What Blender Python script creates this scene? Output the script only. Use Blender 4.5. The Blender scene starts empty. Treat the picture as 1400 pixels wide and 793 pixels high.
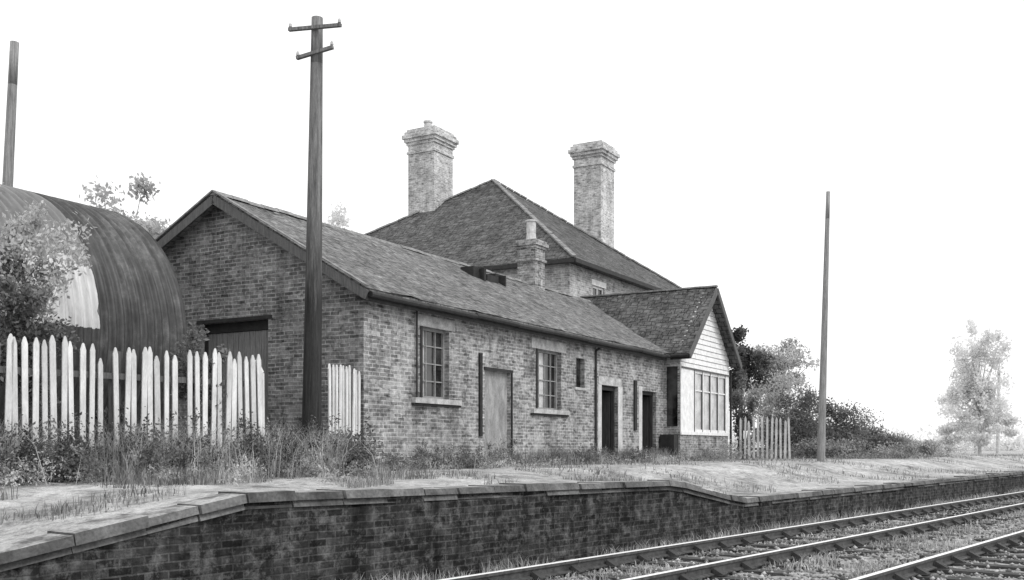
import bpy, math, random
import numpy as np
from mathutils import Vector, Matrix, noise
random.seed(7); rng=np.random.default_rng(7)
scene=bpy.context.scene
scene.view_settings.view_transform='Standard'; scene.view_settings.look='None'
scene.view_settings.exposure=0; scene.view_settings.gamma=1

# ------------------------------------------------------------ frames
O=Vector((-2.71,18.7,0)); U=Vector((.4955,.8686,0)); V=Vector((-.8686,.4955,0))   # station frame
def L(s,t,z): return O+U*s+V*t+Vector((0,0,z))
D=Vector((.616,.788,0)); N2=Vector((.788,-.616,0))                                 # track frame
def T(p,t,z): return N2*p+D*t+Vector((0,0,z))
EDGE=-7.8
BASE=1.08

# ------------------------------------------------------------ materials
def g(v,a=1): return (v,v,v,1)
def newmat(name,rough=.9,spec=.2):
    m=bpy.data.materials.new(name); m.use_nodes=True
    nt=m.node_tree; b=nt.nodes['Principled BSDF']
    b.inputs['Roughness'].default_value=rough
    b.inputs['Specular IOR Level'].default_value=spec
    return m,nt,b
def node(nt,t,**kw):
    n=nt.nodes.new(t)
    for k,v in kw.items(): setattr(n,k,v)
    return n
def noise_n(nt,vec,scale,detail=5,rough=.6):
    n=node(nt,'ShaderNodeTexNoise'); n.inputs['Scale'].default_value=scale
    n.inputs['Detail'].default_value=detail; n.inputs['Roughness'].default_value=rough
    if vec is not None: nt.links.new(vec,n.inputs['Vector'])
    return n.outputs['Fac']
def ramp(nt,fac,stops):
    r=node(nt,'ShaderNodeValToRGB'); e=r.color_ramp.elements
    e[0].position=stops[0][0]; e[0].color=g(stops[0][1])
    e[1].position=stops[-1][0]; e[1].color=g(stops[-1][1])
    for p,v in stops[1:-1]:
        x=e.new(p); x.color=g(v)
    nt.links.new(fac,r.inputs['Fac']); return r.outputs['Color']
def mix(nt,a,b,fac=1.0,mode='MULTIPLY'):
    m=node(nt,'ShaderNodeMix',data_type='RGBA',blend_type=mode)
    if isinstance(fac,(int,float)): m.inputs[0].default_value=fac
    else: nt.links.new(fac,m.inputs[0])
    for i,x in ((6,a),(7,b)):
        if isinstance(x,(int,float)): m.inputs[i].default_value=g(x)
        else: nt.links.new(x,m.inputs[i])
    return m.outputs[2]
def bump(nt,b,h,strength=.4,dist=.02):
    n=node(nt,'ShaderNodeBump'); n.inputs['Strength'].default_value=strength
    n.inputs['Distance'].default_value=dist
    nt.links.new(h,n.inputs['Height']); nt.links.new(n.outputs['Normal'],b.inputs['Normal'])
def coords(nt):
    return node(nt,'ShaderNodeTexCoord')
def mapping(nt,vec,scale):
    m=node(nt,'ShaderNodeMapping'); m.inputs['Scale'].default_value=scale
    nt.links.new(vec,m.inputs['Vector']); return m.outputs['Vector']
def mathn(nt,op,a,b):
    m=node(nt,'ShaderNodeMath',operation=op)
    for i,x in ((0,a),(1,b)):
        if isinstance(x,(int,float)): m.inputs[i].default_value=x
        else: nt.links.new(x,m.inputs[i])
    return m.outputs[0]

def plain(name,base,var=.35,ns=4,rough=.9,spec=.2,bs=.3,stretch=(1,1,1),isl=0,lowdark=None,toptone=None):
    m,nt,b=newmat(name,rough,spec); c=coords(nt)
    vec=mapping(nt,c.outputs['Object'],stretch)
    f=noise_n(nt,vec,ns,8,.65)
    lo=base*(1-var); hi=min(1,base*(1+var))
    col=ramp(nt,f,[(.3,lo),(.7,hi)])
    f2=noise_n(nt,vec,ns*9,4)
    col=mix(nt,col,ramp(nt,f2,[(.3,1-var*.8),(.65,1.0)]))
    if isl:
        gi=node(nt,'ShaderNodeNewGeometry')
        col=mix(nt,col,ramp(nt,gi.outputs['Random Per Island'],[(0,1-isl),(1,1.0)]))
    if lowdark:
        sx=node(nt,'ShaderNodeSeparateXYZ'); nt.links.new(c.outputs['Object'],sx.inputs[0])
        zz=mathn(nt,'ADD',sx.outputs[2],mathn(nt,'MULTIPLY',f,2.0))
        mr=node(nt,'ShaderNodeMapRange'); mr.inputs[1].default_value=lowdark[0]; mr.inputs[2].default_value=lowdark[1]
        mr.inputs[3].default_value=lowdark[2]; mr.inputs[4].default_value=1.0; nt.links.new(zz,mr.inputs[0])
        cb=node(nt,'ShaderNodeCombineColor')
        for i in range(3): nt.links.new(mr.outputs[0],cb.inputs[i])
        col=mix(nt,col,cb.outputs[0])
    if toptone:  # patchy paler tone mixed in on upward-facing faces only
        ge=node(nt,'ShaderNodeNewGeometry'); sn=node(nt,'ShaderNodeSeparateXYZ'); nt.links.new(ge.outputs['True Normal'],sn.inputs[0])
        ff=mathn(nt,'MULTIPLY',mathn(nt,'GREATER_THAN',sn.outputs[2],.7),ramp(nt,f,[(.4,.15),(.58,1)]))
        col=mix(nt,col,mix(nt,ramp(nt,f2,[(.3,.5),(.6,1)]),toptone),ff,'MIX')
    nt.links.new(col,b.inputs['Base Color'])
    if bs: bump(nt,b,f2,bs,.01)
    return m
def leafmat(name,base,var=.5,ns=1.3,isl=.6,tr=.45):
    m,nt,b=newmat(name,.8,.2); c=coords(nt)
    f=noise_n(nt,c.outputs['Object'],ns,5,.65)
    col=ramp(nt,f,[(.35,base*(1-var)),(.65,min(.95,base*(1+var)))])
    gi=node(nt,'ShaderNodeNewGeometry')
    col=mix(nt,col,ramp(nt,gi.outputs['Random Per Island'],[(0,1-isl),(1,1.0)]))
    nt.links.new(col,b.inputs['Base Color'])
    t=node(nt,'ShaderNodeBsdfTranslucent'); nt.links.new(col,t.inputs['Color'])
    ms=node(nt,'ShaderNodeMixShader'); ms.inputs[0].default_value=tr
    nt.links.new(b.outputs[0],ms.inputs[1]); nt.links.new(t.outputs[0],ms.inputs[2])
    nt.links.new(ms.outputs[0],nt.nodes['Material Output'].inputs['Surface'])
    return m

def brick(name,c1,c2,mortar,w=.225,h=.075,ms=.011,stain=.35,white=.0,sc=1.0,off=.5,bstr=.5,rough=.92,streak=0,blot=.35,wv=None,wn=2.2,courses=0):
    m,nt,b=newmat(name,rough,.15); c=coords(nt)
    uv=c.outputs['UV']
    nz=node(nt,'ShaderNodeTexNoise'); nz.inputs['Scale'].default_value=2.2
    nt.links.new(uv,nz.inputs['Vector'])
    sub=node(nt,'ShaderNodeVectorMath',operation='MULTIPLY_ADD')
    sub.inputs[1].default_value=(.05,.035,0)
    nt.links.new(nz.outputs['Color'],sub.inputs[0]); nt.links.new(uv,sub.inputs[2])
    bt=node(nt,'ShaderNodeTexBrick'); bt.offset=off
    nt.links.new(sub.outputs[0],bt.inputs['Vector'])
    bt.inputs['Color1'].default_value=g(c1); bt.inputs['Color2'].default_value=g(c2)
    bt.inputs['Mortar'].default_value=g(mortar); bt.inputs['Scale'].default_value=sc
    bt.inputs['Mortar Size'].default_value=ms; bt.inputs['Mortar Smooth'].default_value=.4
    bt.inputs['Brick Width'].default_value=w; bt.inputs['Row Height'].default_value=h
    ob=c.outputs['Object']
    col=bt.outputs['Color']
    f3=noise_n(nt,mapping(nt,uv,(1/w*.9,1/h*.9,1)),1.0,3)
    col=mix(nt,col,ramp(nt,f3,[(.32,.32),(.45,.9),(.6,1),(.72,1.4)]))
    f1=noise_n(nt,ob,1.1,8,.7)
    col=mix(nt,col,ramp(nt,f1,[(.3,1-stain),(.5,.95),(.68,1.15)]))
    f2=noise_n(nt,ob,11,8,.75)
    col=mix(nt,col,ramp(nt,f2,[(.3,1-blot),(.5,.95),(.7,1+blot*.7)]))
    if streak:
        f5=noise_n(nt,mapping(nt,ob,(3,3,.35)),1.3,6,.7)
        col=mix(nt,col,ramp(nt,f5,[(.35,1-streak),(.6,1)]))
    if courses:
        f6=noise_n(nt,mapping(nt,uv,(3.2,.35,1)),1.6,6,.7)
        col=mix(nt,col,ramp(nt,f6,[(.35,1-courses),(.5,.95),(.65,1+courses*.7)]))
    if white:
        f4=noise_n(nt,ob,wn,10,.8)
        col=mix(nt,col,wv if wv else min(.8,mortar*1.2),ramp(nt,f4,[(.5,0),(.68,white)]),'MIX')
    nt.links.new(col,b.inputs['Base Color'])
    inv=node(nt,'ShaderNodeMath',operation='SUBTRACT'); inv.inputs[0].default_value=1
    nt.links.new(bt.outputs['Fac'],inv.inputs[1])
    add=node(nt,'ShaderNodeMath',operation='ADD'); nt.links.new(inv.outputs[0],add.inputs[0]); nt.links.new(f2,add.inputs[1])
    bump(nt,b,add.outputs[0],bstr,.012)
    return m

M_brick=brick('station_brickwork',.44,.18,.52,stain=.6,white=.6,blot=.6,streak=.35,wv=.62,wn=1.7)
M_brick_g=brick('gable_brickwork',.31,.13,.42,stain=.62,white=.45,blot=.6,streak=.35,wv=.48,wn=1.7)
M_brick_h=brick('house_brickwork',.52,.34,.62,stain=.35,white=.5,streak=.2)
M_brick_ch=brick('chimney_brickwork',.68,.44,.78,stain=.35,white=.5,streak=.25)
M_brick_p=brick('platform_brickwork',.075,.022,.10,stain=.75,white=.6,ms=.010,streak=.7,blot=.7,wv=.24,wn=6)
M_slate=brick('roof_slates',.24,.15,.04,w=.26,h=.19,ms=.012,stain=.4,bstr=.8,rough=.75,white=.3,wv=.36,blot=.45,courses=.35)
M_slate_h=brick('house_slates',.15,.085,.02,w=.32,h=.24,ms=.018,stain=.45,bstr=.9,rough=.75,white=.2,wv=.3,blot=.45,courses=.25)
M_slate_w=brick('wing_slates',.15,.085,.02,w=.26,h=.19,ms=.016,stain=.45,bstr=.9,rough=.75,white=.2,wv=.3,blot=.45,courses=.25)
M_ridge=plain('ridge_tiles',.26,.5,5,.85)
M_stone=plain('stone_dressing',.48,.45,5)
M_render=plain('old_render',.55,.3,2.5)
M_dark=plain('dark_painted_timber',.035,.4,6,.7)
M_pipe=plain('iron_gutter',.04,.4,8,.6)
M_white=plain('weathered_white_paint',.78,.22,7,.75,isl=.3,stretch=(1,1,.3))
M_whitew=plain('white_painted_timber',.80,.18,6,.6)
M_frame=plain('old_window_frame',.30,.3,6,.6)
M_board=plain('grey_boards',.13,.45,7,.85,stretch=(6,6,.5))
M_plank=plain('weathered_planks',.24,.4,7,.85,stretch=(6,6,.5))
M_door=plain('door_paint',.05,.4,6,.7,stretch=(5,5,.6))
M_doorl=plain('bleached_door',.33,.4,3,.8,stretch=(2,2,.8))
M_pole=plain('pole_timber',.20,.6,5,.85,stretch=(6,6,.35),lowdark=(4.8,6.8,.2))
M_poler=plain('grey_pole_timber',.28,.5,5,.85,stretch=(6,6,.35))
M_insul=plain('porcelain',.4,.1,5,.3,.5,0)
M_pot=plain('clay_pot',.55,.3,8)
M_coping=plain('coping_stone',.17,.55,3.5,isl=.35,toptone=.42)
M_ballast=plain('ballast_bed',.34,.55,3.0,bs=.8)
M_stones=plain('ballast_stone',.48,.4,2.0,isl=.75)
M_sleeper=plain('sleeper_timber',.08,.5,5)
M_ground=plain('ground',.4,.4,.4)
M_leafd=leafmat('leaves_dark',.15,.5)
M_leafm=leafmat('leaves_mid',.27,.5)
M_leafl=leafmat('leaves_light',.48,.4)
M_leafs=leafmat('leaves_silvery',.66,.35,2.0,.45)
M_leafp=leafmat('leaves_far_haze',.84,.1,.8,.12,.5)  # far foliage, distance haze put into the leaf colour
M_leafh=leafmat('leaves_hazy',.60,.28,.8,.35,.5)  # middle-distance leaves, colour lightened to stand in for haze
M_grass=leafmat('dry_grass',.42,.5,1.1,.75,.3)
M_grassp=leafmat('pale_grass',.60,.4,1.1,.65,.3)
M_bark=plain('bark',.13,.5,8)
M_barkp=plain('far_haze_bark',.55,.3,8)  # far trunks and post, haze paleness put into the colour

def mk_glass():
    m,nt,b=newmat('window_glass',.06,.6); c=coords(nt)
    f=noise_n(nt,c.outputs['Object'],1.7,3)
    nt.links.new(ramp(nt,f,[(.4,.008),(.6,.05)]),b.inputs['Base Color'])
    f2=noise_n(nt,c.outputs['Object'],3,2); bump(nt,b,f2,.15,.01)
    return m
M_glass=mk_glass()
M_palepane=plain('pale_pane',.55,.35,3,.3,.5,0)  # mottled pale opaque colour for some of the panes

def mk_land():
    m,nt,b=newmat('platform_gravel',.95,.1); c=coords(nt); ob=c.outputs['Object']
    f=noise_n(nt,ob,.8,9,.7); col=ramp(nt,f,[(.33,.20),(.47,.46),(.62,.64)])
    f2=noise_n(nt,ob,7,9,.78); col=mix(nt,col,ramp(nt,f2,[(.35,.38),(.52,.92),(.6,1.05)]))
    f3=noise_n(nt,ob,60,3); col=mix(nt,col,ramp(nt,f3,[(.3,.62),(.6,1.05)]))
    nt.links.new(col,b.inputs['Base Color']); bump(nt,b,f2,.7,.05); return m
M_land=mk_land()

def mk_rail():
    m,nt,b=newmat('rail_steel',.45,.5); c=coords(nt)
    sx=node(nt,'ShaderNodeSeparateXYZ'); nt.links.new(c.outputs['Object'],sx.inputs[0])
    z=noise_n(nt,c.outputs['Object'],12,4)
    rust=ramp(nt,z,[(.3,.03),(.7,.10)])
    f=mathn(nt,'GREATER_THAN',sx.outputs[2],.1775)
    col=mix(nt,rust,.75,f,'MIX'); nt.links.new(col,b.inputs['Base Color'])
    return m
M_rail=mk_rail()

def mk_hut():
    m,nt,b=newmat('corrugated_iron',.55,.4); c=coords(nt); ob=c.outputs['Object']; uv=c.outputs['UV']
    f=noise_n(nt,ob,.9,8,.75); dark=ramp(nt,f,[(.35,.02),(.55,.06),(.7,.16)])
    f4=noise_n(nt,mapping(nt,uv,(6,.8,1)),1.5,6,.7); dark=mix(nt,dark,ramp(nt,f4,[(.35,.5),(.65,1.6)]))
    sx=node(nt,'ShaderNodeSeparateXYZ'); nt.links.new(uv,sx.inputs[0])
    so=node(nt,'ShaderNodeSeparateXYZ'); nt.links.new(ob,so.inputs[0])
    rag=mathn(nt,'MULTIPLY',f,.25)
    a=mathn(nt,'LESS_THAN',mathn(nt,'ADD',sx.outputs[0],rag),-1.75)
    z=mathn(nt,'GREATER_THAN',mathn(nt,'ADD',so.outputs[2],rag),3.55)
    z2=mathn(nt,'LESS_THAN',mathn(nt,'ADD',so.outputs[2],mathn(nt,'MULTIPLY',f,2.4)),5.7)
    mu=mathn(nt,'MULTIPLY',a,z)
    f6=noise_n(nt,mapping(nt,uv,(4,.7,1)),1.6,8,.75)
    light=ramp(nt,f6,[(.3,.18),(.45,.46),(.7,.72)])
    light2=mix(nt,mix(nt,light,.3),light,z2,'MIX')
    col=mix(nt,dark,light2,mu,'MIX'); nt.links.new(col,b.inputs['Base Color'])
    return m
M_hut=mk_hut()

# ------------------------------------------------------------ mesh helpers
def empty(name,loc):
    e=bpy.data.objects.new(name,None); scene.collection.objects.link(e); e.location=loc
    e.empty_display_size=.3; return e
def attach(ob,par):
    if par is not None:
        ob.parent=par; ob.matrix_parent_inverse=Matrix.Translation(-Vector(par.location))
class MB:
    def __init__(s): s.v=[]; s.f=[]
    def quad(s,*pts):
        i=len(s.v); s.v+= [tuple(p) for p in pts]; s.f.append(tuple(range(i,i+len(pts))))
    def box8(s,P):
        i=len(s.v); s.v+=[tuple(p) for p in P]
        for f in ((3,2,1,0),(4,5,6,7),(0,1,5,4),(1,2,6,5),(2,3,7,6),(3,0,4,7)): s.f.append(tuple(i+k for k in f))
    def lbox(s,s0,s1,t0,t1,z0,z1):
        s.box8([L(s0,t0,z0),L(s1,t0,z0),L(s1,t1,z0),L(s0,t1,z0),L(s0,t0,z1),L(s1,t0,z1),L(s1,t1,z1),L(s0,t1,z1)])
    def beam(s,a,b,w,h,up=Vector((0,0,1))):
        a=Vector(a);b=Vector(b); d=(b-a).normalized(); r=d.cross(up).normalized(); q=r.cross(d).normalized()
        r=r*w/2; q=q*h/2
        s.box8([a-r-q,a+r-q,b+r-q,b-r-q,a-r+q,a+r+q,b+r+q,b-r+q])
    def cyl(s,a,b,r0,r1,n=10,cap=True):
        a=Vector(a);b=Vector(b); d=(b-a).normalized()
        x=d.orthogonal().normalized(); y=d.cross(x); i=len(s.v)
        for k in range(n):
            an=2*math.pi*k/n; s.v.append(tuple(a+(x*math.cos(an)+y*math.sin(an))*r0))
        for k in range(n):
            an=2*math.pi*k/n; s.v.append(tuple(b+(x*math.cos(an)+y*math.sin(an))*r1))
        for k in range(n):
            j=(k+1)%n; s.f.append((i+k,i+j,i+n+j,i+n+k))
        if cap:
            s.f.append(tuple(i+n+k for k in range(n))); s.f.append(tuple(i+n-1-k for k in range(n)))
    def build(s,name,mat,par=None,smooth=False):
        me=bpy.data.meshes.new(name); me.from_pydata(s.v,[],s.f); me.update()
        uvl=me.uv_layers.new(name='UVMap'); Z=Vector((0,0,1))
        for p in me.polygons:
            n=p.normal; h=Z.cross(n)
            if h.length<.05: h=Vector((1,0,0))
            h=h.normalized()
            if (abs(h.x)>abs(h.y) and h.x<0) or (abs(h.y)>=abs(h.x) and h.y<0): h=-h
            w=n.cross(h).normalized()
            if w.z<0: w=-w
            for li in p.loop_indices:
                co=me.vertices[me.loops[li].vertex_index].co
                uvl.data[li].uv=(co.dot(h),co.dot(w))
        if smooth:
            for p in me.polygons: p.use_smooth=True
        me.materials.append(mat)
        ob=bpy.data.objects.new(name,me); scene.collection.objects.link(ob); attach(ob,par); return ob
def npmesh(name,verts,faces,mat,par=None):
    me=bpy.data.meshes.new(name); nv=len(verts); nf,k=faces.shape
    me.vertices.add(nv); me.vertices.foreach_set('co',np.asarray(verts,dtype=np.float32).ravel())
    me.loops.add(nf*k); me.loops.foreach_set('vertex_index',faces.astype(np.int32).ravel())
    me.polygons.add(nf); me.polygons.foreach_set('loop_start',np.arange(0,nf*k,k,dtype=np.int32))
    me.polygons.foreach_set('loop_total',np.full(nf,k,dtype=np.int32))
    me.update(calc_edges=True); me.materials.append(mat)
    ob=bpy.data.objects.new(name,me); scene.collection.objects.link(ob); attach(ob,par); return ob

def wall(mb,P,h,inn,Ln,z0,z1,ops,depth=.22):
    xs=sorted(set([0,Ln]+[o[0] for o in ops]+[o[1] for o in ops])); zs=sorted(set([z0,z1]+[o[2] for o in ops]+[o[3] for o in ops]))
    xs=[x for x in xs if 0<=x<=Ln]
    def pt(a,z,d=0): q=P+h*a+inn*d; return Vector((q.x,q.y,z))
    for i in range(len(xs)-1):
        for j in range(len(zs)-1):
            cx=(xs[i]+xs[i+1])/2; cz=(zs[j]+zs[j+1])/2
            if any(o[0]<cx<o[1] and o[2]<cz<o[3] for o in ops): continue
            mb.quad(pt(xs[i],zs[j]),pt(xs[i+1],zs[j]),pt(xs[i+1],zs[j+1]),pt(xs[i],zs[j+1]))
    for a,b,c,d in ops:
        mb.quad(pt(a,c),pt(a,c,depth),pt(a,d,depth),pt(a,d))
        mb.quad(pt(b,c),pt(b,d),pt(b,d,depth),pt(b,c,depth))
        mb.quad(pt(a,d),pt(b,d),pt(b,d,depth),pt(a,d,depth))
        mb.quad(pt(a,c),pt(b,c),pt(b,c,depth),pt(a,c,depth))
def slab(mb,a,b,c,d,th,nu=40,nv=10,jit=.012,sag=.0):
    a,b,c,d=[Vector(x) for x in (a,b,c,d)]; i0=len(mb.v)
    for j in range(nv+1):
        for i in range(nu+1):
            u=i/nu; w=j/nv
            p=(a*(1-u)+b*u)*(1-w)+(d*(1-u)+c*u)*w
            dz=noise.noise(p*.9)*jit*1.6+noise.noise(p*3.1)*jit*.7 - sag*math.sin(math.pi*w)*(.6+.4*math.sin(u*9))
            mb.v.append((p.x,p.y,p.z+dz))
    for j in range(nv):
        for i in range(nu):
            k=i0+j*(nu+1)+i; mb.f.append((k,k+1,k+nu+2,k+nu+1))
    dn=Vector((0,0,-th))
    P=[a,b,c,d]
    for k in range(4):
        p,q=P[k],P[(k+1)%4]; up=Vector((0,0,.004)); mb.quad(p+dn,q+dn,q+up,p+up)
    mb.quad(d+dn,c+dn,b+dn,a+dn)

# ------------------------------------------------------------ ground, platform
def edge_h(t):
    pts=[(-1.2,0.0),(3.6,.69),(5.96,1.07),(14.0,.99),(16.4,.61),(38,.68),(400,.68)]
    if t<=pts[0][0]: return 0.0
    for (a,ha),(b,hb) in zip(pts,pts[1:]):
        if t<=b: return ha+(hb-ha)*(t-a)/(b-a)
    return .68
def sstep(x): x=max(0,min(1,x)); return x*x*(3-2*x)
def land_z(q,t):
    w=3.0
    z=edge_h(t)-.03; k=sstep((q-1.3)/w)
    z=z*(1-k)+BASE*k
    if q<6: z+= .02*noise.noise(Vector((q*1.5,t*1.2,0)))
    if q>.6: z+=.022*noise.noise(Vector((q*4,t*4,3)))
    if q>10:
        z+=min(1.0,(q-10)/30)*.35*noise.noise(Vector((q*.05,t*.05,9)))
    return z
ts=np.concatenate([np.arange(-14,60,.3),np.geomspace(60,1500,40)])
qs=np.concatenate([np.arange(0,9,.25),np.arange(9,30,1.2),np.geomspace(30.2,1500,26)])
verts=[];faces=[]
for t in ts:
    for q in qs:
        verts.append(tuple(T(EDGE-q,t,land_z(q,t))))
nq=len(qs)
for i in range(len(ts)-1):
    for j in range(nq-1):
        k=i*nq+j; faces.append((k,k+1,k+nq+1,k+nq))
npmesh('ground',np.array(verts),np.array(faces)[:, ::-1],M_land).data.polygons.foreach_set('use_smooth',[True]*len(faces))

mb=MB(); mb.quad((-2000,-2000,-.06),(2000,-2000,-.06),(2000,2000,-.06),(-2000,2000,-.06))
mb.build('field',M_ground)

platform=empty('platform',T(EDGE,14,0))
mb=MB(); t=-1.2
while t<120:
    t2=t+ (.4 if t<20 else 2)
    a=edge_h(t)-.02; b=edge_h(t2)-.02
    mb.quad(T(EDGE,t,-.1),T(EDGE,t2,-.1),T(EDGE,t2,b),T(EDGE,t,a)); t=t2
mb.build('face_wall',M_brick_p,platform)
mb=MB(); t=-1.0
while t<110:
    ln=.62*random.uniform(.75,1.25)
    if t>40: ln*=2
    for zA,zB,o in ((-.075,.012,.07),(-.14,-.079,.03)):
        jz=random.uniform(-.022,.010) if o>.05 else 0; jo=random.uniform(-.03,.016)
        p0=EDGE+o+jo; p1=EDGE-.36+random.uniform(-.04,.05)
        if zA<-.1: p1=EDGE-.05
        a=edge_h(t); b=edge_h(t+ln); j2=random.uniform(-.012,.012)
        P=[T(p1,t+.004,a+zA),T(p0,t+.004,a+zA),T(p0+j2,t+ln-.008,b+zA),T(p1,t+ln-.008,b+zA),
           T(p1,t+.004,a+zB+jz),T(p0-.025,t+.004,a+zB+jz),T(p0-.025+j2,t+ln-.008,b+zB+jz),T(p1,t+ln-.008,b+zB+jz)]
        mb.box8(P)
    t+=ln
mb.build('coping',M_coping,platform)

# ------------------------------------------------------------ track
ps=np.arange(-7.85,1.5,.12); tt=np.concatenate([np.arange(0,45,.16),np.geomspace(45,600,50)])
verts=[];faces=[]
for t in tt:
    for p in ps:
        z=.0+.035*noise.noise(Vector((p*2.2,t*2.2,0)))+.03*noise.noise(Vector((p*7,t*7,5)))
        verts.append(tuple(T(p,t,z)))
n=len(ps)
for i in range(len(tt)-1):
    for j in range(n-1):
        k=i*n+j; faces.append((k,k+1,k+n+1,k+n))
npmesh('trackbed',np.array(verts),np.array(faces),M_ballast)

def track(name,pa,pb):
    e=empty(name,T((pa+pb)/2,15,0))
    mb=MB()
    prof=[(-.065,.045),(.065,.045),(.065,.06),(.012,.075),(.012,.135),(.034,.145),(.034,.176),(.026,.181),(-.026,.181),(-.034,.176),(-.034,.145),(-.012,.135),(-.012,.075),(-.065,.06)]
    for pc in (pa,pb):
        tsx=[-5,10,18.3,36.6,60,90,140,250,500]
        for a,b in zip(tsx,tsx[1:]):
            i=len(mb.v); m=len(prof); b2=b-.012
            for t in (a,b2):
                for x,z in prof: mb.v.append(tuple(T(pc+x,t,z)))
            for k in range(m):
                j=(k+1)%m; mb.f.append((i+k,i+j,i+m+j,i+m+k))
            mb.f.append(tuple(i+k for k in range(m))); mb.f.append(tuple(i+m+k for k in range(m)))
    mb.build('rails',M_rail,e)
    mb=MB(); mc=MB(); pc=(pa+pb)/2; t=0
    while t<130:
        o=random.uniform(-.03,.03); w=.125+random.uniform(-.01,.01); sk=random.uniform(-.02,.02)
        P=[]
        for z in (-.1,.045+random.uniform(-.012,-.001)):
            P+=[T(pc-1.3+o,t-w-sk,z),T(pc+1.3+o,t-w+sk,z),T(pc+1.3+o,t+w+sk,z),T(pc-1.3+o,t+w-sk,z)]
        mb.box8(P)
        if t<70:
            for r in (pa,pb):
                for sgn in (-1,1):
                    a0,a1=(r+sgn*.036,r+sgn*.17)
                    lo,hi=min(a0,a1),max(a0,a1)
                    zz=[(.13 if abs(x-r)<.1 else .06) for x in (lo,hi)]
                    mc.box8([T(lo,t-.07,.046),T(hi,t-.07,.046),T(hi,t+.07,.046),T(lo,t+.07,.046),
                             T(lo,t-.05,zz[0]),T(hi,t-.05,zz[1]),T(hi,t+.05,zz[1]),T(lo,t+.05,zz[0])])
        t+=.76
    mb.build('sleepers',M_sleeper,e); mc.build('chairs',M_pipe,e)
track('railway_track',-6.85,-5.415)
track('railway_track',-3.62,-2.185)

# ballast stones
n=24000
tv=6+34*rng.random(n)**1.5; pv=rng.uniform(-7.6,-.5,n)
r=rng.uniform(.018,.045,n)
octa=np.array([(1,0,0),(0,1,0),(-1,0,0),(0,-1,0),(0,0,1),(0,0,-1)],float)
of=np.array([(0,1,4),(1,2,4),(2,3,4),(3,0,4),(1,0,5),(2,1,5),(3,2,5),(0,3,5)])
cen=np.stack([N2.x*pv+D.x*tv,N2.y*pv+D.y*tv,rng.uniform(-.01,.035,n)],1)
jit=rng.uniform(.6,1.3,(n,6,1)); an=rng.uniform(0,6.28,n); ca,sa=np.cos(an),np.sin(an)
ov=np.tile(octa,(n,1,1))*jit*r[:,None,None]
x=ov[:,:,0]*ca[:,None]-ov[:,:,1]*sa[:,None]; y=ov[:,:,0]*sa[:,None]+ov[:,:,1]*ca[:,None]
ov=np.stack([x,y,ov[:,:,2]*.7],2)+cen[:,None,:]
npmesh('ballast',ov.reshape(-1,3),(of[None]+6*np.arange(n)[:,None,None]).reshape(-1,3),M_stones)

# ------------------------------------------------------------ station building
st=empty('station_building',L(8,2.5,BASE))
LEN=15.0
win1=(1.87,2.85,2.49,3.91); win2=(6.7,7.95,2.43,3.87); win3=(8.8,9.3,3.06,3.82)
dr0=(4.26,5.4,BASE-.1,3.2); drA=(10.35,11.45,BASE-.1,3.2); drB=(13.2,14.3,BASE-.1,3.18)
mb=MB()
wall(mb,L(0,0,0),U,V,LEN,.7,4.5,[win1,win2,win3,dr0,drA,drB])
mb.build('front_wall',M_brick,st)
mb=MB()
wall(mb,L(0,0,0),V,U,5.45,.7,4.5,[(2.32,4.13,BASE-.1,4.0)],.3)
mb.quad(L(0,0,4.5),L(0,5.45,4.5),L(0,5.45,5.55),L(0,3.48,6.5))
mb.quad(L(0,5.45,.7),L(17,5.45,.7),L(17,5.45,5.55),L(0,5.45,5.55))
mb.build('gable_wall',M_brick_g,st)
# roof
mb=MB()
slab(mb,L(-.28,-.28,4.36),L(17.2,-.28,4.36),L(17.2,3.48,6.52),L(-.28,3.48,6.52),.07,90,14,.03,.04)
slab(mb,L(-.28,5.7,5.40),L(17.2,5.7,5.40),L(17.2,3.48,6.515),L(-.28,3.48,6.515),.07,40,6,.015)
mb.build('roof',M_slate,st)
mb=MB(); s=-.3
while s<16.5:
    z=6.53+random.uniform(-.012,.018)
    ln=.44
    P=[]
    for q in (s,s+ln-.01):
        P.append([L(q,3.36,z-.065),L(q,3.41,z+.01),L(q,3.48,z+.035),L(q,3.55,z+.01),L(q,3.60,z-.06)])
    for k in range(4): mb.quad(P[0][k],P[1][k],P[1][k+1],P[0][k+1])
    mb.quad(*P[0]); mb.quad(*P[1]); s+=ln
mb.build('ridge_tiles',M_ridge,st)
mb=MB()
off=-.30
mb.beam(L(off,-.30,4.36-.13),L(off,3.48,6.52-.13),.035,.17,Vector((0,0,1)))
mb.beam(L(off,3.48,6.52-.13),L(off,5.72,5.40-.13),.035,.17)
mb.build('bargeboards',M_board,st)
mb=MB()
mb.beam(L(-.285,-.30,4.40),L(-.285,3.48,6.56),.10,.03); mb.beam(L(-.285,3.48,6.56),L(-.285,5.72,5.44),.10,.03)
mb.build('verge_tiles',M_ridge,st)
mb=MB()
mb.lbox(-.26,14.55,-.25,-.215,4.14,4.30)
mb.lbox(-.24,14.5,-.2,0,4.20,4.24)
mb.build('fascia',M_dark,st)
mb=MB()
s=-.2
while s<14.4:
    dz=random.uniform(-.02,.02)
    mb.cyl(L(s,-.31,4.27+dz),L(s+1.8,-.31,4.27+random.uniform(-.02,.02)),.055,.055,8); s+=1.8
mb.cyl(L(1.62,-.05,4.22),L(1.62,-.05,2.45),.02,.02,6)
mb.cyl(L(9.9,-.05,4.1),L(9.9,-.05,1.1),.03,.03,8)
mb.cyl(L(9.9,-.3,4.25),L(9.9,-.05,4.08),.03,.03,8)
mb.build('gutter_and_pipes',M_pipe,st)
mb=MB()
mb.lbox(1.62,3.05,-.012,.0,3.915,4.14)
mb.lbox(6.4,8.2,-.012,.0,3.875,4.12)
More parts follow.
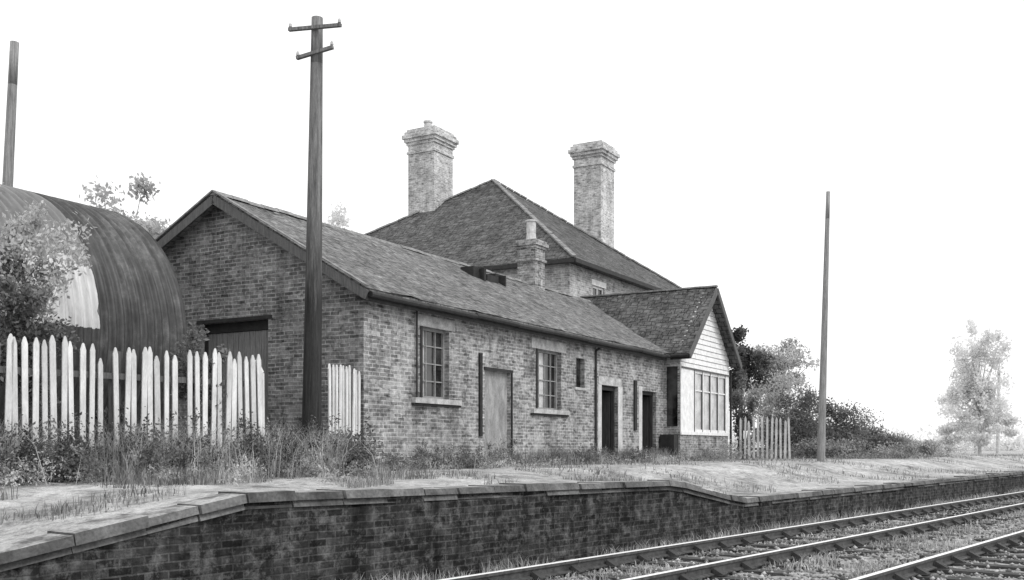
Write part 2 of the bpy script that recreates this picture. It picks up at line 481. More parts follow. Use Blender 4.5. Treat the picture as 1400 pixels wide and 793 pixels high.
mb.lbox(1.52,3.2,-.09,.05,2.38,2.485); mb.lbox(6.36,8.24,-.09,.05,2.32,2.425)
mb.lbox(8.7,9.4,-.03,.04,2.99,3.055)
mb.lbox(10.15,11.65,-.013,.0,3.205,3.42)
mb.build('lintels_and_sills',M_stone,st)
mb=MB()
mb.lbox(10.12,10.345,-.011,0,1.0,3.2); mb.lbox(11.455,11.75,-.011,0,1.0,3.2)
mb.lbox(12.95,13.19,-.011,0,1.0,3.3)
mb.build('rendered_jambs',M_render,st)
mb=MB()
mb.lbox(4.0,4.1,-.05,0,1.75,3.55); mb.lbox(4.22,5.5,-.02,.0,3.205,3.27)
mb.lbox(5.41,5.46,-.03,0,1.1,3.2)
mb.lbox(12.55,12.72,-.05,0,2.0,3.45); mb.lbox(1.8,1.865,-.02,0,2.5,3.91); mb.lbox(6.62,6.69,-.02,0,2.45,3.87)
mb.lbox(1.5,3.22,-.06,.0,2.335,2.378); mb.lbox(6.34,8.26,-.06,.0,2.275,2.318)
mb.build('dark_timbers',M_dark,st)
def window(op,cols,rows,mbf,mbg,t=.1,mbc=None,lightcols=()):
    a,b,c,d=op; f=.05
    mbf.lbox(a,a+f,t-.03,t+.04,c,d); mbf.lbox(b-f,b,t-.03,t+.04,c,d)
    mbf.lbox(a+f,b-f,t-.03,t+.04,c,c+f); mbf.lbox(a+f,b-f,t-.03,t+.04,d-f,d)
    for i in range(1,cols):
        x=a+(b-a)*i/cols; w=.013
        mbf.lbox(x-w,x+w,t-.02,t+.03,c+f,d-f)
    for j in range(1,rows):
        z=c+(d-c)*j/rows; mbf.lbox(a+f,b-f,t-.012,t+.026,z-.012,z+.012)
    for i in range(cols):
        for j in range(rows):
            x0=a+(b-a)*i/cols; x1=a+(b-a)*(i+1)/cols; z0=c+(d-c)*j/rows; z1=c+(d-c)*(j+1)/rows
            tgt=mbc if (i in lightcols) else mbg
            o=random.uniform(0,.004)
            tgt.quad(L(x0,t+.02+o,z0),L(x1,t+.02,z0),L(x1,t+.02,z1),L(x0,t+.02+o,z1))
mf=MB(); mg=MB(); mc=MB()
window(win1,3,4,mf,mg,.15,mc,(0,)); window(win2,4,4,mf,mg,.15,mc,(0,1)); 
mg.quad(L(8.8,.12,3.06),L(9.3,.12,3.06),L(9.3,.12,3.82),L(8.8,.12,3.82))
mf.build('window_frames',M_frame,st)
md=MB(); ml=MB()
ml.lbox(4.26,5.4,.09,.14,.98,3.2)
for (a,b,_,_) in (drA,drB):
    md.lbox(a,a+.06,.1,.2,.98,3.18); md.lbox(b-.06,b,.1,.2,.98,3.18); md.lbox(a+.06,b-.06,.1,.2,3.08,3.18)
    md.box8([L(b-.1,.22,1.09),L(b-.06,.22,1.09),L(b-.16,1.1,1.09),L(b-.2,1.1,1.09),L(b-.1,.22,3.05),L(b-.06,.22,3.05),L(b-.16,1.1,3.05),L(b-.2,1.1,3.05)])
ml.build('blocked_doorway',M_doorl,st)
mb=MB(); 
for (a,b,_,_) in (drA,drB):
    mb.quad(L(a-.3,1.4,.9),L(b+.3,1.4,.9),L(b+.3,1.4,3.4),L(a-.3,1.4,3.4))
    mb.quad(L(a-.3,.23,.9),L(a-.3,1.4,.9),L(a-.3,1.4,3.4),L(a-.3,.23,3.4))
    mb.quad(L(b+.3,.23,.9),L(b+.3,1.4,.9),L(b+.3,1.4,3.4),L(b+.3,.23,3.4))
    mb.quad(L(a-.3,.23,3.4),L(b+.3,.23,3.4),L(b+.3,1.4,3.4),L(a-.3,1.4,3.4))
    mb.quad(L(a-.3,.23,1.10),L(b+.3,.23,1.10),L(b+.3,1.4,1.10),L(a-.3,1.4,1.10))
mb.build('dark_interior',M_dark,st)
mb=MB()
w=2.32
while w<4.1:
    mb.lbox(.12,.15,w,w+.14,.98,3.80+.0); w+=.15
mb.build('plank_door',M_plank,st)
mb=MB(); mb.lbox(.1,.16,2.32,4.13,3.81,4.0); mb.lbox(-.015,.02,2.22,4.25,4.0,4.07); mb.lbox(.09,.17,2.32,2.4,.98,3.80); mb.lbox(.09,.17,4.05,4.13,.98,3.80)
mb.build('door_head',M_dark,st)
md.build('doors',M_door,st)
def stack(mbs,s,t,a,b,z0,z1,cap=.35,steps=((.05,.09),(.10,.10),(.15,.12),(.09,.10))):
    zz=z1-sum(h for _,h in steps)
    mbs.lbox(s-a/2,s+a/2,t-b/2,t+b/2,z0,zz)
    for o,h in steps:
        mbs.lbox(s-a/2-o,s+a/2+o,t-b/2-o,t+b/2+o,zz,zz+h); zz+=h
mb=MB(); stack(mb,12.8,3.5,.62,.62,5.9,7.85,steps=((.04,.08),(.09,.1),(.05,.08)))
mb.lbox(12.44,13.16,3.14,3.86,7.2,7.28)
mb.build('stack',M_brick,st)
mb=MB(); mb.cyl(L(12.8,3.5,7.85),L(12.8,3.5,8.12),.17,.14,12); mb.cyl(L(12.8,3.5,8.12),L(12.8,3.5,8.45),.15,.15,12)
mb.cyl(L(12.8,3.5,8.45),L(12.8,3.5,8.5),.18,.18,12); mb.build('stack_pot',M_pot,st)
mb=MB()
for a,b,t0,t1,h in ((7.9,8.5,2.55,2.95,.18),(8.52,9.1,2.5,3.0,.08),(9.12,9.7,2.6,2.9,.14),(8.2,8.3,2.4,3.1,.24),(9.3,9.36,2.4,3.1,.2)):
    z=4.36+.5745*(t0+.28); mb.lbox(a,b,t0,t1,z-.1,z+h+.1)
mb.build('skylight_remains',M_dark,st)

# ---- bay wing
Q=-.55; S0=14.9; S1=19.6
mb=MB()
mb.quad(L(S0,Q,.7),L(S1,Q,.7),L(S1,Q,1.92),L(S0,Q,1.92))
wall(mb,L(S0,Q,0),V,U,.55,.7,4.45,[(.08,.47,2.15,4.0)],.2)
mb.quad(L(S1,Q,.7),L(S1,6,.7),L(S1,6,4.5),L(S1,Q,4.5))
mb.build('wing_brickwork',M_brick,st)
mg.quad(L(S0+.1,-.5,2.15),L(S0+.1,0,2.15),L(S0+.1,0,4.0),L(S0+.1,-.5,4.0))
SM=17.25; RZ=6.72; EZ=4.40
mw=MB(); mo=MB()
mw.lbox(S0-.02,S1+.02,Q-.05,Q-.002,1.9,2.0)
mw.lbox(S0,16.1,Q-.03,Q+.02,2.0,3.98)
wins=[(16.2+i*.78,16.2+(i+1)*.78-.06,2.0,3.95) for i in range(4)]
for a,b,c,d in wins:
    mw.lbox(a-.06,a,Q-.03,Q+.05,2.0,3.98)
    mw.lbox(a+.035,b-.035,Q-.01,Q+.04,2.0,2.08); mw.lbox(a+.035,b-.035,Q-.01,Q+.04,3.87,3.98); mw.lbox(a+.035,b-.035,Q-.01,Q+.03,3.3,3.34)
    mo.lbox(a+.001,a+.034,Q-.012,Q+.03,2.0,3.98); mo.lbox(b-.034,b-.001,Q-.012,Q+.03,2.0,3.98)
mw.lbox(19.26,S1,Q-.03,Q+.05,2.0,3.98)
mo.lbox(16.06,16.12,Q-.045,Q-.031,2.0,3.98); mo.lbox(S0,S1,Q-.06,Q-.046,3.95,4.0)
mc.quad(L(16.1,Q+.03,2.0),L(19.3,Q+.03,2.0),L(19.3,Q+.03,3.98),L(16.1,Q+.03,3.98))
z=3.98
while z<RZ-.15:
    h=.17
    hw=min((S1-S0)/2,(RZ-.05-(z+h*.5))*2.55/(RZ-EZ))
    if hw<.12: break
    mw.box8([L(SM-hw,Q-.045,z),L(SM+hw,Q-.045,z),L(SM+hw,Q+.02,z),L(SM-hw,Q+.02,z),
             L(SM-hw,Q-.02,z+h-.012),L(SM+hw,Q-.02,z+h-.012),L(SM+hw,Q+.02,z+h-.012),L(SM-hw,Q+.02,z+h-.012)])
    z+=h
mw.build('wing_white_boarding',M_whitew,st); mo.build('wing_frames',M_board,st)
mg.build('window_glass',M_glass,st); mc.build('pale_panes',M_palepane,st)
mb=MB()
slab(mb,L(14.68,4.6,EZ-.02),L(14.68,Q-.38,EZ-.02),L(SM,Q-.38,RZ),L(SM,4.6,RZ),.07,24,14,.015)
slab(mb,L(19.82,Q-.38,EZ-.02),L(19.82,4.6,EZ-.02),L(SM,4.6,RZ-.003),L(SM,Q-.38,RZ-.003),.07,24,14,.015)
mb.build('wing_roof',M_slate_w,st)
mb=MB(); t=Q-.4
while t<4.4:
    mb.beam(L(SM,t,RZ+.02),L(SM,t+.42,RZ+.02+random.uniform(-.006,.006)),.15,.05); t+=.44
mb.build('wing_ridge',M_ridge,st)
mb=MB()
mb.beam(L(14.66,Q-.40,EZ-.13),L(SM,Q-.40,RZ-.11),.04,.18); mb.beam(L(SM,Q-.40,RZ-.11),L(19.84,Q-.40,EZ-.13),.04,.18)
mb.build('wing_bargeboards',M_board,st)
mb=MB()
mb.lbox(14.72,14.76,Q-.36,-.3,4.2,4.36)
mb.cyl(L(14.62,Q-.36,4.3),L(14.62,-.35,4.3),.05,.05,8)
mb.cyl(L(S1+.08,Q-.07,4.2),L(S1+.08,Q-.07,1.1),.04,.04,8)
mb.lbox(14.5,14.88,-.5,-.05,1.0,1.9)
mb.build('wing_ironwork',M_dark,st)

# ------------------------------------------------------------ house
ho=empty('brick_house',L(23,11,BASE))
hs0,hs1,ht0,ht1=16.0,30.4,3.6,19.1; hz=7.9; AP=(23.6,11.3,13.2)
mb=MB()
wall(mb,L(hs0+.35,ht0+.35,0),U,V,hs1-hs0-.7,.7,hz,[(1.85,2.85,5.9,7.3),(5.6,6.6,5.9,7.3),(9.4,10.4,5.9,7.3)],.15)
wall(mb,L(hs0+.35,ht0+.35,0),V,U,ht1-ht0-.7,.7,hz,[(10,11,5.9,7.3)],.15)
mb.quad(L(hs1-.35,ht0+.35,.7),L(hs1-.35,ht1-.35,.7),L(hs1-.35,ht1-.35,hz),L(hs1-.35,ht0+.35,hz))
mb.quad(L(hs0+.35,ht1-.35,.7),L(hs1-.35,ht1-.35,.7),L(hs1-.35,ht1-.35,hz),L(hs0+.35,ht1-.35,hz))
mb.build('walls',M_brick_h,ho)
mf=MB(); mg=MB()
for a in (1.85,5.6,9.4):
    s=hs0+.35+a; tt0=ht0+.35+.08
    mg.quad(L(s,tt0+.02,5.9),L(s+1,tt0+.02,5.9),L(s+1,tt0+.02,7.3),L(s,tt0+.02,7.3))
    mf.lbox(s,s+.06,tt0-.02,tt0+.04,5.9,7.3); mf.lbox(s+.94,s+1,tt0-.02,tt0+.04,5.9,7.3); mf.lbox(s+.06,s+.94,tt0-.02,tt0+.04,7.22,7.3)
    mf.lbox(s+.06,s+.94,tt0-.02,tt0+.04,6.57,6.63); mf.lbox(s+.48,s+.52,tt0-.02,tt0+.03,5.9,7.22)
    mf.lbox(s-.1,s+1.1,ht0+.33,ht0+.35,7.3,7.5)
mg.quad(L(hs0+.5,ht0+10.35,5.9),L(hs0+.5,ht0+11.35,5.9),L(hs0+.5,ht0+11.35,7.3),L(hs0+.5,ht0+10.35,7.3))
mf.build('window_frames',M_whitew,ho); mg.build('window_glass',M_glass,ho)
mb=MB(); C=[L(hs0,ht0,hz),L(hs1,ht0,hz),L(hs1,ht1,hz),L(hs0,ht1,hz)]; A=L(*AP)
for k in range(4):
    a,b=C[k],C[(k+1)%4]; n=26
    idx={}
    for j in range(n+1):
        for i in range(n+1-j):
            p=a+(b-a)*(i/n)+(A-a)*(j/n)
            edge=(i==0 or j==0 or i+j==n)
            dz=0 if edge else noise.noise(p*.8)*.05-.03
            idx[(i,j)]=len(mb.v); mb.v.append((p.x,p.y,p.z+dz))
    for j in range(n):
        for i in range(n-j):
            mb.f.append((idx[i,j],idx[i+1,j],idx[i,j+1]))
            if i+j<n-1: mb.f.append((idx[i+1,j],idx[i+1,j+1],idx[i,j+1]))
mb.quad(*[c-Vector((0,0,.12)) for c in C[::-1]])
for k in range(4):
    a,b=C[k],C[(k+1)%4]; d=Vector((0,0,.12)); mb.quad(a-d,b-d,b,a)
mb.build('hipped_roof',M_slate_h,ho)
mb=MB()
for c in C:
    n=34
    for k in range(n):
        j=Vector((0,0,.03+random.uniform(-.012,.012)))
        p=c.lerp(A,k/n); q=c.lerp(A,(k+.93)/n); mb.beam(p+j,q+j,.16,.06)
mb.build('hip_tiles',M_ridge,ho)
mb=MB()
for k in (0,3):
    a,b=C[k]-Vector((0,0,.1)),C[(k+1)%4]-Vector((0,0,.1)); mb.beam(a,b,.13,.13)
mb.build('gutters',M_pipe,ho)
mb=MB()
bigst=((.05,.1),(.0,.28),(.06,.12),(.13,.14),(.20,.16),(.12,.14),(.04,.12))
stack(mb,22,13.5,1.45,1.35,9.5,15.2,steps=bigst)
stack(mb,27.6,8.3,1.45,1.35,8.8,15.25,steps=bigst)
mb.build('chimney_stacks',M_brick_ch,ho)
mb=MB()
for (s,t,z) in ((21.8,13.5,15.2),):
    mb.cyl(L(s,t,z),L(s,t,z+.35),.2,.16,12); mb.cyl(L(s,t,z+.35),L(s,t,z+.42),.2,.2,12)
    mb.cyl(L(s+.5,t,z),L(s+.5,t,z+.15),.2,.18,12)
mb.cyl(L(27.6,8.3,15.25),L(27.6,8.3,15.4),.2,.18,12)
mb.build('chimney_pots',M_pot,ho)

# ------------------------------------------------------------ corrugated hut
hut=empty('corrugated_hut',(-9,17,BASE))
F=Vector((-5.8,18.3,0)); R=2.6; cz=3.4
Cc=F+V*R
mb=MB(); ns=420; na=44; Lh=8.0
for i in range(ns+1):
    s=-Lh*i/ns; rr=R+.032*math.sin(s*2*math.pi/.16)
    for j in range(na+1):
        a=math.radians(-50+280*j/na)
        p=Cc+U*s-V*(rr*math.cos(a)); z=cz+rr*math.sin(a)
        mb.v.append((p.x,p.y,z))
for i in range(ns):
    for j in range(na):
        k=i*(na+1)+j; mb.f.append((k,k+1,k+na+2,k+na+1))
me=bpy.data.meshes.new('curved_sheeting'); me.from_pydata(mb.v,[],mb.f); me.update()
uvl=me.uv_layers.new(name='UVMap')
vi=np.empty(len(me.loops),dtype=np.int32); me.loops.foreach_get('vertex_index',vi)
uvs=np.stack([-Lh*(vi//(na+1))/ns,(vi%(na+1))/na*10],1).astype(np.float32)
uvl.data.foreach_set('uv',uvs.ravel())
me.polygons.foreach_set('use_smooth',[True]*len(me.polygons)); me.materials.append(M_hut)
ob=bpy.data.objects.new('curved_sheeting',me); scene.collection.objects.link(ob); attach(ob,hut)
mb=MB()
for s in (-.03,-Lh+.03):
    ring=[]
    for j in range(31):
        a=math.radians(-50+280*j/30); p=Cc+U*s-V*(2.55*math.cos(a)); ring.append(Vector((p.x,p.y,cz+2.55*math.sin(a))))
    mb.quad(*ring)
mb.build('end_walls',M_board,hut)
mb=MB()
for sg in (-1,1):
    a=Cc-V*(sg*1.67)-U*.1; b=Cc-V*(sg*1.67)-U*(Lh-.1)
    mb.beam(Vector((a.x,a.y,1.2)),Vector((b.x,b.y,1.2)),.25,.5)
mb.build('footing',M_brick_g,hut)

# ------------------------------------------------------------ fences
def picket_fence(name,a,b,top,bot,sp=.142,w=.075,skip=(),mat=M_white,jz=.03):
    a=Vector((a[0],a[1],0)); b=Vector((b[0],b[1],0)); ln=(b-a).length; h=(b-a).normalized(); nn=Vector((h.y,-h.x,0))
    if nn.y>0: nn=-nn
    e=empty(name,(a.x,a.y,BASE)); mb=MB(); mr=MB()
    n=int(ln/sp)
    for i in range(n+1):
        if i in skip: continue
        x=i*sp+random.uniform(-.01,.01); tp=top+random.uniform(-jz,jz)+.03*math.sin(x*2.3); lean=random.gauss(0,.016)
        ww=w*random.uniform(.85,1.1)/2; d=.022
        if random.random()<.05: tp-=random.uniform(.06,.18)
        def P(dx,z,o): q=a+h*(x+dx+lean*(z-bot))+nn*(.03+o); return Vector((q.x,q.y,z))
        out=[(-ww,bot),(ww,bot),(ww,tp-.09),(ww*.35,tp-.012),(0,tp),(-ww*.35,tp-.012),(-ww,tp-.09)]
        f=[P(x_,z_,d) for x_,z_ in out]; bk=[P(x_,z_,0) for x_,z_ in out]
        mb.quad(*f); mb.quad(*bk[::-1])
        for k in range(7):
            j=(k+1)%7; mb.quad(f[k],bk[k],bk[j],f[j])
    for z in (bot+.35,top-.42):
        mr.beam(Vector((a.x,a.y,z))-nn*.02,Vector((b.x,b.y,z+.02))-nn*.02,.05,.08)
    x=.0
    while x<=ln+.01:
        q=a+h*x-nn*.1; mr.box8([Vector((q.x+dx,q.y+dy,z)) for z in (.8,top-.08) for dx,dy in ((-.06,-.06),(.06,-.06),(.06,.06),(-.06,.06))]); x+=2.2
    mb.build('pickets',mat,e); mr.build('rails_and_posts',M_board,e); return e
fa=Vector((-3.72,15.1)); fb=Vector((-6.15,12.3)); fdir=(fb-fa).normalized()
fend=fa+fdir*7.5
fe=picket_fence('picket_fence',(fa.x,fa.y),(fend.x,fend.y),2.85,1.15,sp=.118,w=.07,skip=(11,20,),jz=.04)
mb=MB()
mb.cyl((-3.70,15.13,1.0),(-3.71,15.13,2.6),.055,.05,8); mb.cyl((-3.71,15.13,2.6),(-3.78,15.07,2.78),.05,.045,8)
mb.build('end_post',M_white,fe)
picket_fence('picket_fence',(-2.80,18.5),(-3.1,17.0),2.9,1.2,sp=.16,w=.085)
picket_fence('picket_fence',(7.95,35.6),(9.6,35.0),2.55,1.1,sp=.15,mat=M_render)

# ------------------------------------------------------------ telegraph poles
def tpole(name,base,top,r0,r1,arms,mat,dirv,aw=.05):
    e=empty(name,base); mb=MB(); base=Vector(base); top=Vector(top); n=10
    for k in range(n):
        a=base.lerp(top,k/n); b=base.lerp(top,(k+1)/n); mb.cyl(a,b,r0+(r1-r0)*k/n,r0+(r1-r0)*(k+1)/n,14,cap=(k==n-1))
    mb.build('pole',mat,e,True)
    ma=MB(); mi=MB(); dv=Vector(dirv).normalized()
    for dz,half,tilt,off in arms:
        c=top-Vector((0,0,dz)); sid=Vector((dv.y,-dv.x,0)); c=c+sid*(r1+.03)
        a=c-dv*(half-off)-Vector((0,0,tilt)); b=c+dv*(half+off)+Vector((0,0,tilt)); ma.beam(a,b,.06,aw)
        for f in (.03,.97):
            p=a.lerp(b,f); ma.cyl(p,p+Vector((0,0,.07)),.008,.008,6)
            mi.cyl(p+Vector((0,0,.04)),p+Vector((0,0,.08)),.028,.024,8); mi.cyl(p+Vector((0,0,.08)),p+Vector((0,0,.105)),.022,.014,8)
    if arms:
        ma.build('crossarms',mat,e); mi.build('insulators',M_insul,e)
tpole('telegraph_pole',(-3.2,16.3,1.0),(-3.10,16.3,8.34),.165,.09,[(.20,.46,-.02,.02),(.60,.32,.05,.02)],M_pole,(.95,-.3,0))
tpole('telegraph_pole',(-12.4,24.5,1.0),(-11.9,24.5,11.2),.16,.10,[],M_poler,(1,0,0))
tpole('telegraph_pole',(9.65,32,1.0),(9.88,32,9.5),.13,.06,[],M_poler,(1,0,0))
tpole('telegraph_pole',(33.2,70,.8),(33.3,70,7.0),.13,.09,[],M_barkp,(1,0,0))

# ------------------------------------------------------------ foliage
def leaves(name,clumps,size,mat,par=None):
    cs=[]
    for c,r,n in clumps:
        d=rng.normal(size=(n,3)); d/=np.linalg.norm(d,axis=1)[:,None]
        rad=rng.random(n)**.6*rng.uniform(.8,1.25,n)
        cs.append(np.array(c)+d*rad[:,None]*np.array(r)); 
    c=np.concatenate(cs); n=len(c)
    s=size*rng.uniform(.5,1.3,n)
    a=rng.normal(size=(n,3)); a/=np.linalg.norm(a,axis=1)[:,None]
    b=np.cross(a,rng.normal(size=(n,3))); b/=np.linalg.norm(b,axis=1)[:,None]
    a=a*s[:,None]; b=b*s[:,None]*.5
    v=np.stack([c-a,c+b,c+a,c-b],1).reshape(-1,3)
    return npmesh(name,v,np.arange(4*n).reshape(n,4),mat,par)
def crown(c,R,k,n,sub=(.2,.42)):
    c=np.array(c,float); R=np.array(R,float); out=[]
    for i in range(k):
        d=rng.normal(size=3); d/=np.linalg.norm(d); rad=rng.uniform(.3,1.1)
        f=rng.uniform(*sub); out.append((c+d*R*rad,R*f*np.array([1,1,.75]),int(n/k*rng.uniform(.5,1.5))))
    return out
def tree(name,base,h,R,k,n,size,mat,bark,trunk=.12,extra=()):
    e=empty(name,base); b=Vector(base); c=Vector((b.x,b.y,b.z+h-R[2])) ; cl=crown(c,R,k,n)
    for (o,r,kk,nn) in extra: cl+=crown(c+Vector(o),r,kk,nn)
    mb=MB(); fork=b.lerp(c,.55); mb.cyl(b-Vector((0,0,.2)),fork,trunk,trunk*.7,8); mb.cyl(fork,c+Vector((0,0,R[2]*.5)),trunk*.7,trunk*.15,7)
    for cc,_,_ in cl:
        q=Vector(cc); f0=b.lerp(c,random.uniform(.5,1.0)); m=f0.lerp(q,.5)+Vector((random.uniform(-.2,.2),random.uniform(-.2,.2),.15*R[2]*random.random()))
        mb.cyl(f0,m,trunk*.3,trunk*.16,6,False); mb.cyl(m,q,trunk*.16,trunk*.05,5,False)
    mb.build('trunk_and_limbs',bark,e); leaves('foliage',cl,size,mat,e); return e

tree('elder_tree',(-6.45,13.5,1.05),3.9,(.75,.7,1.0),34,4000,.038,M_leafs,M_bark,.03)
tree('elder_tree',(-7.3,13.8,1.05),4.05,(.8,.8,1.2),26,4200,.042,M_leafs,M_bark,.04)
tree('elder_tree',(-6.35,13.25,1.05),2.8,(.6,.5,1.0),24,5200,.038,M_leafm,M_bark,.03)
tree('elder_tree',(-6.9,13.6,1.05),3.4,(.65,.5,1.1),24,4200,.038,M_leafd,M_bark,.03)
tree('sapling',(-4.55,14.6,1.05),2.35,(.42,.3,.75),16,1700,.038,M_leafm,M_bark,.02)
tree('sapling',(-5.35,13.6,1.05),1.2,(.45,.3,.5),11,1700,.038,M_leafm,M_bark,.02)
tree('tree',(-13.5,36,1),9.6,(2.0,2.0,2.2),34,7000,.11,M_leafh,M_barkp,.15)
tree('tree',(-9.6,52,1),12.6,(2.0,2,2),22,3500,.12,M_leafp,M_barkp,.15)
tree('tree',(10.3,46,1),5.6,(1.15,1.2,1.6),30,9000,.08,M_leafd,M_bark,.12)
tree('tree',(13.0,50,1),5.8,(2.0,1.5,1.6),34,7500,.09,M_leafh,M_bark,.12)
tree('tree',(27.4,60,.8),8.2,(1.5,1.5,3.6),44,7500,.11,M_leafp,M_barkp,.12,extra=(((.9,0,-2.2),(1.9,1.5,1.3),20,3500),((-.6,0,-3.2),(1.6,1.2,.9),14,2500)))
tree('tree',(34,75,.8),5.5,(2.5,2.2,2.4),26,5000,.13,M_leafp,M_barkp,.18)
def bush(name,c,R,k,n,size,mat):
    e=empty(name,(c[0],c[1],BASE)); cl=crown(c,R,k,n,(.25,.5)); mb=MB()
    for cc,_,_ in cl: mb.cyl((c[0]+random.uniform(-.2,.2)*R[0],c[1],.8),Vector(cc),.02,.008,5,False)
    mb.build('stems',M_bark,e); leaves('foliage',cl,size,mat,e)
bush('bush',(11.0,40,1.9),(1.4,1.0,1.6),36,14000,.055,M_leafm)
bush('bush',(12.9,41,1.75),(1.7,1.2,1.4),36,14000,.055,M_leafm)
bush('bush',(14.9,43,1.6),(1.8,1.2,1.2),32,12000,.055,M_leafm)
bush('bush',(17.0,45,1.35),(1.8,1.2,.95),28,9500,.055,M_leafl)
bush('bush',(19.2,47,1.15),(1.8,1.2,.7),22,6000,.055,M_leafh)  # bush colour pales towards the right end in place of haze
bush('bush',(12.4,39,1.3),(2.6,.8,.65),30,8000,.05,M_leafl)
bush('bush',(8.4,37.5,2.6),(.5,.6,1.3),14,4000,.055,M_leafm)
bush('bush',(11.4,44,2.9),(1.5,1.0,1.7),30,7000,.065,M_leafh)
cl=[]
for i in range(70):
    x=25+i*2.4+random.uniform(-1,1); y=150+random.uniform(-12,12)
    cl.append(((x,y,1.5),(3.5,3.5,random.uniform(1.2,4.2)),300))
for i in range(60):
    x=-80+i*1.8; cl.append(((x,120+random.uniform(-8,8),2),(3,3,random.uniform(2,4)),220))
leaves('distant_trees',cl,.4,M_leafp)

def blades(name,xy,h,w,mat,par=None,bend=.6):
    n=len(xy); an=rng.uniform(0,6.28,n); hh=h*(.25+rng.random(n)**1.8)
    dx=np.cos(an); dy=np.sin(an); ww=w*rng.uniform(.5,1.3,n)
    ba=rng.uniform(0,6.28,n); bm=hh*bend*rng.random(n)*1.3; bx=np.cos(ba)*bm; by=np.sin(ba)*bm
    b=xy; v=np.zeros((n,5,3))
    v[:,0]=b+np.stack([dx*ww,dy*ww,-.03+0*ww],1); v[:,1]=b-np.stack([dx*ww,dy*ww,.03+0*ww],1)
    m=b+np.stack([bx*.35,by*.35,hh*.6],1)
    v[:,2]=m-np.stack([dx*ww*.8,dy*ww*.8,0*ww],1); v[:,3]=m+np.stack([dx*ww*.8,dy*ww*.8,0*ww],1)
    v[:,4]=b+np.stack([bx,by,hh],1)
    i=np.arange(n)[:,None]*5
    f=np.concatenate([i+np.array([[0,1,2]]),i+np.array([[0,2,3]]),i+np.array([[3,2,4]])],0)
    return npmesh(name,v.reshape(-1,3),f,mat,par)
def strip(q0,q1,t0,t1,n,thr=None,sc=1.0):
    out=[]
    while len(out)<n:
        q=random.uniform(q0,q1); t=random.uniform(t0,t1)
        if thr is not None and noise.noise(Vector((q*sc,t*sc,1.7)))<thr: continue
        p=T(EDGE-q,t,land_z(q,t)); out.append((p.x,p.y,p.z))
    return np.array(out)
def gz(p):
    rel=p-T(EDGE,0,0); q=-rel.dot(N2); t=rel.dot(D); return land_z(max(q,0),t)
def along(a,b,wd,n,thr=None,sc=1.2):
    a=Vector(a);b=Vector(b);h=(b-a).normalized();nn=Vector((h.y,-h.x,0)); 
    out=[]
    while len(out)<n:
        x=random.random(); o=abs(random.gauss(0,1))*wd
        p=a.lerp(b,x)+nn*o
        if thr is not None and noise.noise(Vector((p.x*sc,p.y*sc,4)))<thr: continue
        out.append((p.x,p.y,gz(p)))
    return np.array(out)
blades('platform_grass',strip(.5,4.2,-3,18,6000,.28,.9),.11,.005,M_grass)
blades('platform_grass',strip(.6,7,16,60,7000,.1,.5),.12,.008,M_grass)
blades('platform_grass',strip(2.6,4.8,-6,12,7000,.12,.8),.20,.005,M_grass)
blades('wall_grass',along(L(-.2,-.05,0),L(15,-.05,0),.3,6000,.05),.38,.006,M_grass)
blades('wall_grass',along(L(-.1,5.4,0),L(-.1,0,0),.8,6000,-.1),.6,.007,M_grass)
fe2=Vector((fend.x,fend.y,0)); fa2=Vector((fa.x,fa.y,0))
blades('fence_grass',along(fe2,fa2+Vector((.9,1.0,0)),.4,10000,-.05),.68,.005,M_grassp)
blades('fence_grass',along(fe2,fa2+Vector((.5,.6,0)),-.6,6000),.75,.006,M_grass)
def weeds(name,n,a,b,out,hr,cnt,mat,size,sx=.2,clus=None):
    cl=[]
    for i in range(n):
        x=random.random()
        if clus: x=min(1,max(0,random.choice(clus)+random.gauss(0,.035)))
        p=a.lerp(b,x)+out*abs(random.gauss(0,1)); hgt=random.uniform(*hr)*random.uniform(.5,1); z=gz(p)
        w=sx*random.uniform(.5,1.3)
        cl.append(((p.x,p.y,z+hgt*.7),(w,w,hgt),int(cnt*random.uniform(.5,1.4))))
        for k in range(3):
            cl.append(((p.x+random.gauss(0,w),p.y+random.gauss(0,w),z+hgt*random.uniform(.8,1.7)),(w*.3,w*.3,hgt*.35),int(cnt*.12)))
    leaves(name,cl,size,mat)
fA=fe2; fB=fa2+Vector((.95,1.6,0)); od=Vector((.36,-.36,0))
weeds('brambles',110,fA,fB,od*.8,(.3,.6),260,M_leafd,.026,.24,[.05,.1,.18,.3,.38,.5,.62,.66,.8,.88,.95])
weeds('nettles',160,fA,fB,od,(.25,.58),230,M_leafm,.025,.24)
weeds('cow_parsley',120,fA,fB,od*1.3,(.15,.52),160,M_leafl,.021,.24)
weeds('cow_parsley',70,fA,fB,od*1.8,(.08,.32),110,M_leafs,.02,.22)
wA=L(0,-.15,0); wB=L(14.6,-.15,0); wo=-V*.35
weeds('wall_weeds',40,wA,wB,wo,(.15,.42),210,M_leafm,.024,.22,[.03,.13,.2,.26,.55,.62,.86])
weeds('wall_weeds',12,wA,wB,wo,(.15,.35),200,M_leafd,.024,.22,[.13,.18,.55])
weeds('wall_weeds',50,wA,wB,wo*1.4,(.08,.3),130,M_leafl,.023,.24)
weeds('wall_weeds',26,wA,wB,wo*2,(.05,.2),110,M_leafs,.023,.3)
wA=L(14.9,-.75,0); wB=L(20.5,-.75,0)
weeds('wall_weeds',26,wA,wB,wo,(.1,.45),160,M_leafl,.03,.25)
wA=L(20.5,-.5,0); wB=L(26,-1.5,0)
weeds('wall_weeds',30,wA,wB,wo*2,(.2,.5),160,M_leafm,.035,.35)
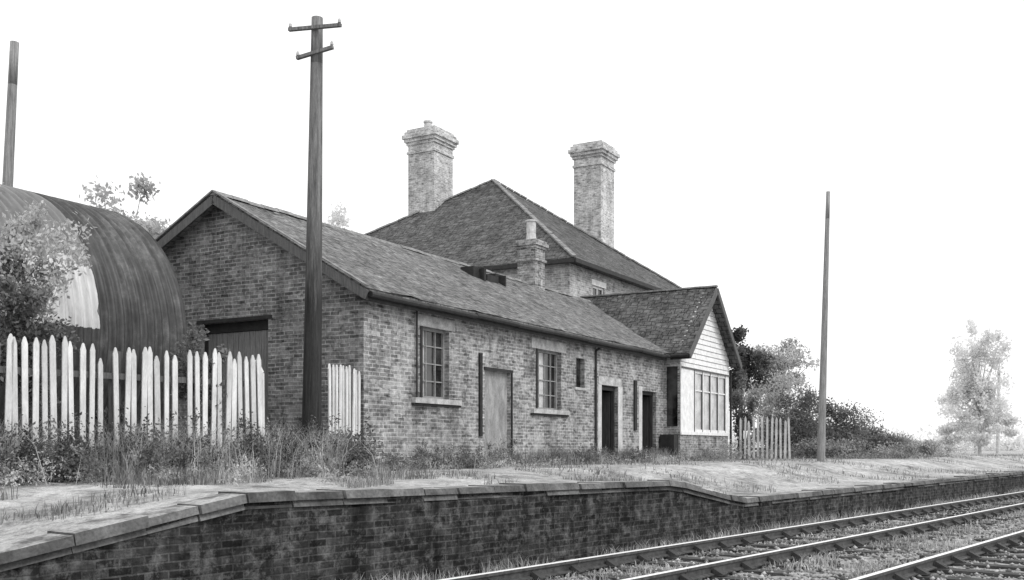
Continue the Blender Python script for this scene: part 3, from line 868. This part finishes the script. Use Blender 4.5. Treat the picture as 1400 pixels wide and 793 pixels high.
def tgrass(n,p0,p1,t0,t1,thr,sc):
    out=[]
    while len(out)<n:
        p=random.uniform(p0,p1); t=t0+(t1-t0)*random.random()**1.4
        if noise.noise(Vector((p*sc,t*sc*.5,8)))<thr: continue
        q=T(p,t,0); out.append((q.x,q.y,0))
    return np.array(out)
blades('track_grass',tgrass(18000,-5.3,-3.8,6,60,-.05,1.2),.11,.007,M_grassp)
blades('track_grass',tgrass(12000,-6.7,-5.5,6,60,.0,1.2),.08,.007,M_grassp)
blades('wall_foot_grass',tgrass(10000,-7.78,-7.0,6,60,-.05,1.2),.18,.006,M_grassp)

# ------------------------------------------------------------ world, sun
sd=Vector((.72,-.62,1.05)).normalized()
el=math.asin(sd.z); az=math.atan2(sd.x,sd.y)
w=bpy.data.worlds.new("World"); scene.world=w; w.use_nodes=True; nt=w.node_tree
bg=nt.nodes['Background']
sky=node(nt,'ShaderNodeTexSky',sky_type='NISHITA'); sky.sun_disc=False; sky.sun_elevation=el; sky.sun_rotation=az; sky.dust_density=4
bw=node(nt,'ShaderNodeRGBToBW'); nt.links.new(sky.outputs[0],bw.inputs[0])
mx=node(nt,'ShaderNodeMix',data_type='RGBA',blend_type='MIX'); mx.inputs[0].default_value=.8
nt.links.new(bw.outputs[0],mx.inputs[6]); mx.inputs[7].default_value=(9.8,9.8,9.8,1)
nt.links.new(mx.outputs[2],bg.inputs['Color']); bg.inputs['Strength'].default_value=.15
sl=bpy.data.lights.new('sun','SUN'); sl.energy=1.5; sl.angle=math.radians(18); sl.color=(1,.995,.99)
so=bpy.data.objects.new('sun',sl); scene.collection.objects.link(so)
so.rotation_euler=(-sd).to_track_quat('-Z','Y').to_euler(); so.location=(10,-10,20)

cam=bpy.data.cameras.new('camera'); co=bpy.data.objects.new('camera',cam); scene.collection.objects.link(co)
co.location=(0,0,1.5); co.rotation_euler=(math.radians(90),0,0)
cam.sensor_width=36; cam.lens=36; cam.shift_y=(612-396.5)/1400; cam.clip_end=5000; cam.clip_start=.05
scene.camera=co
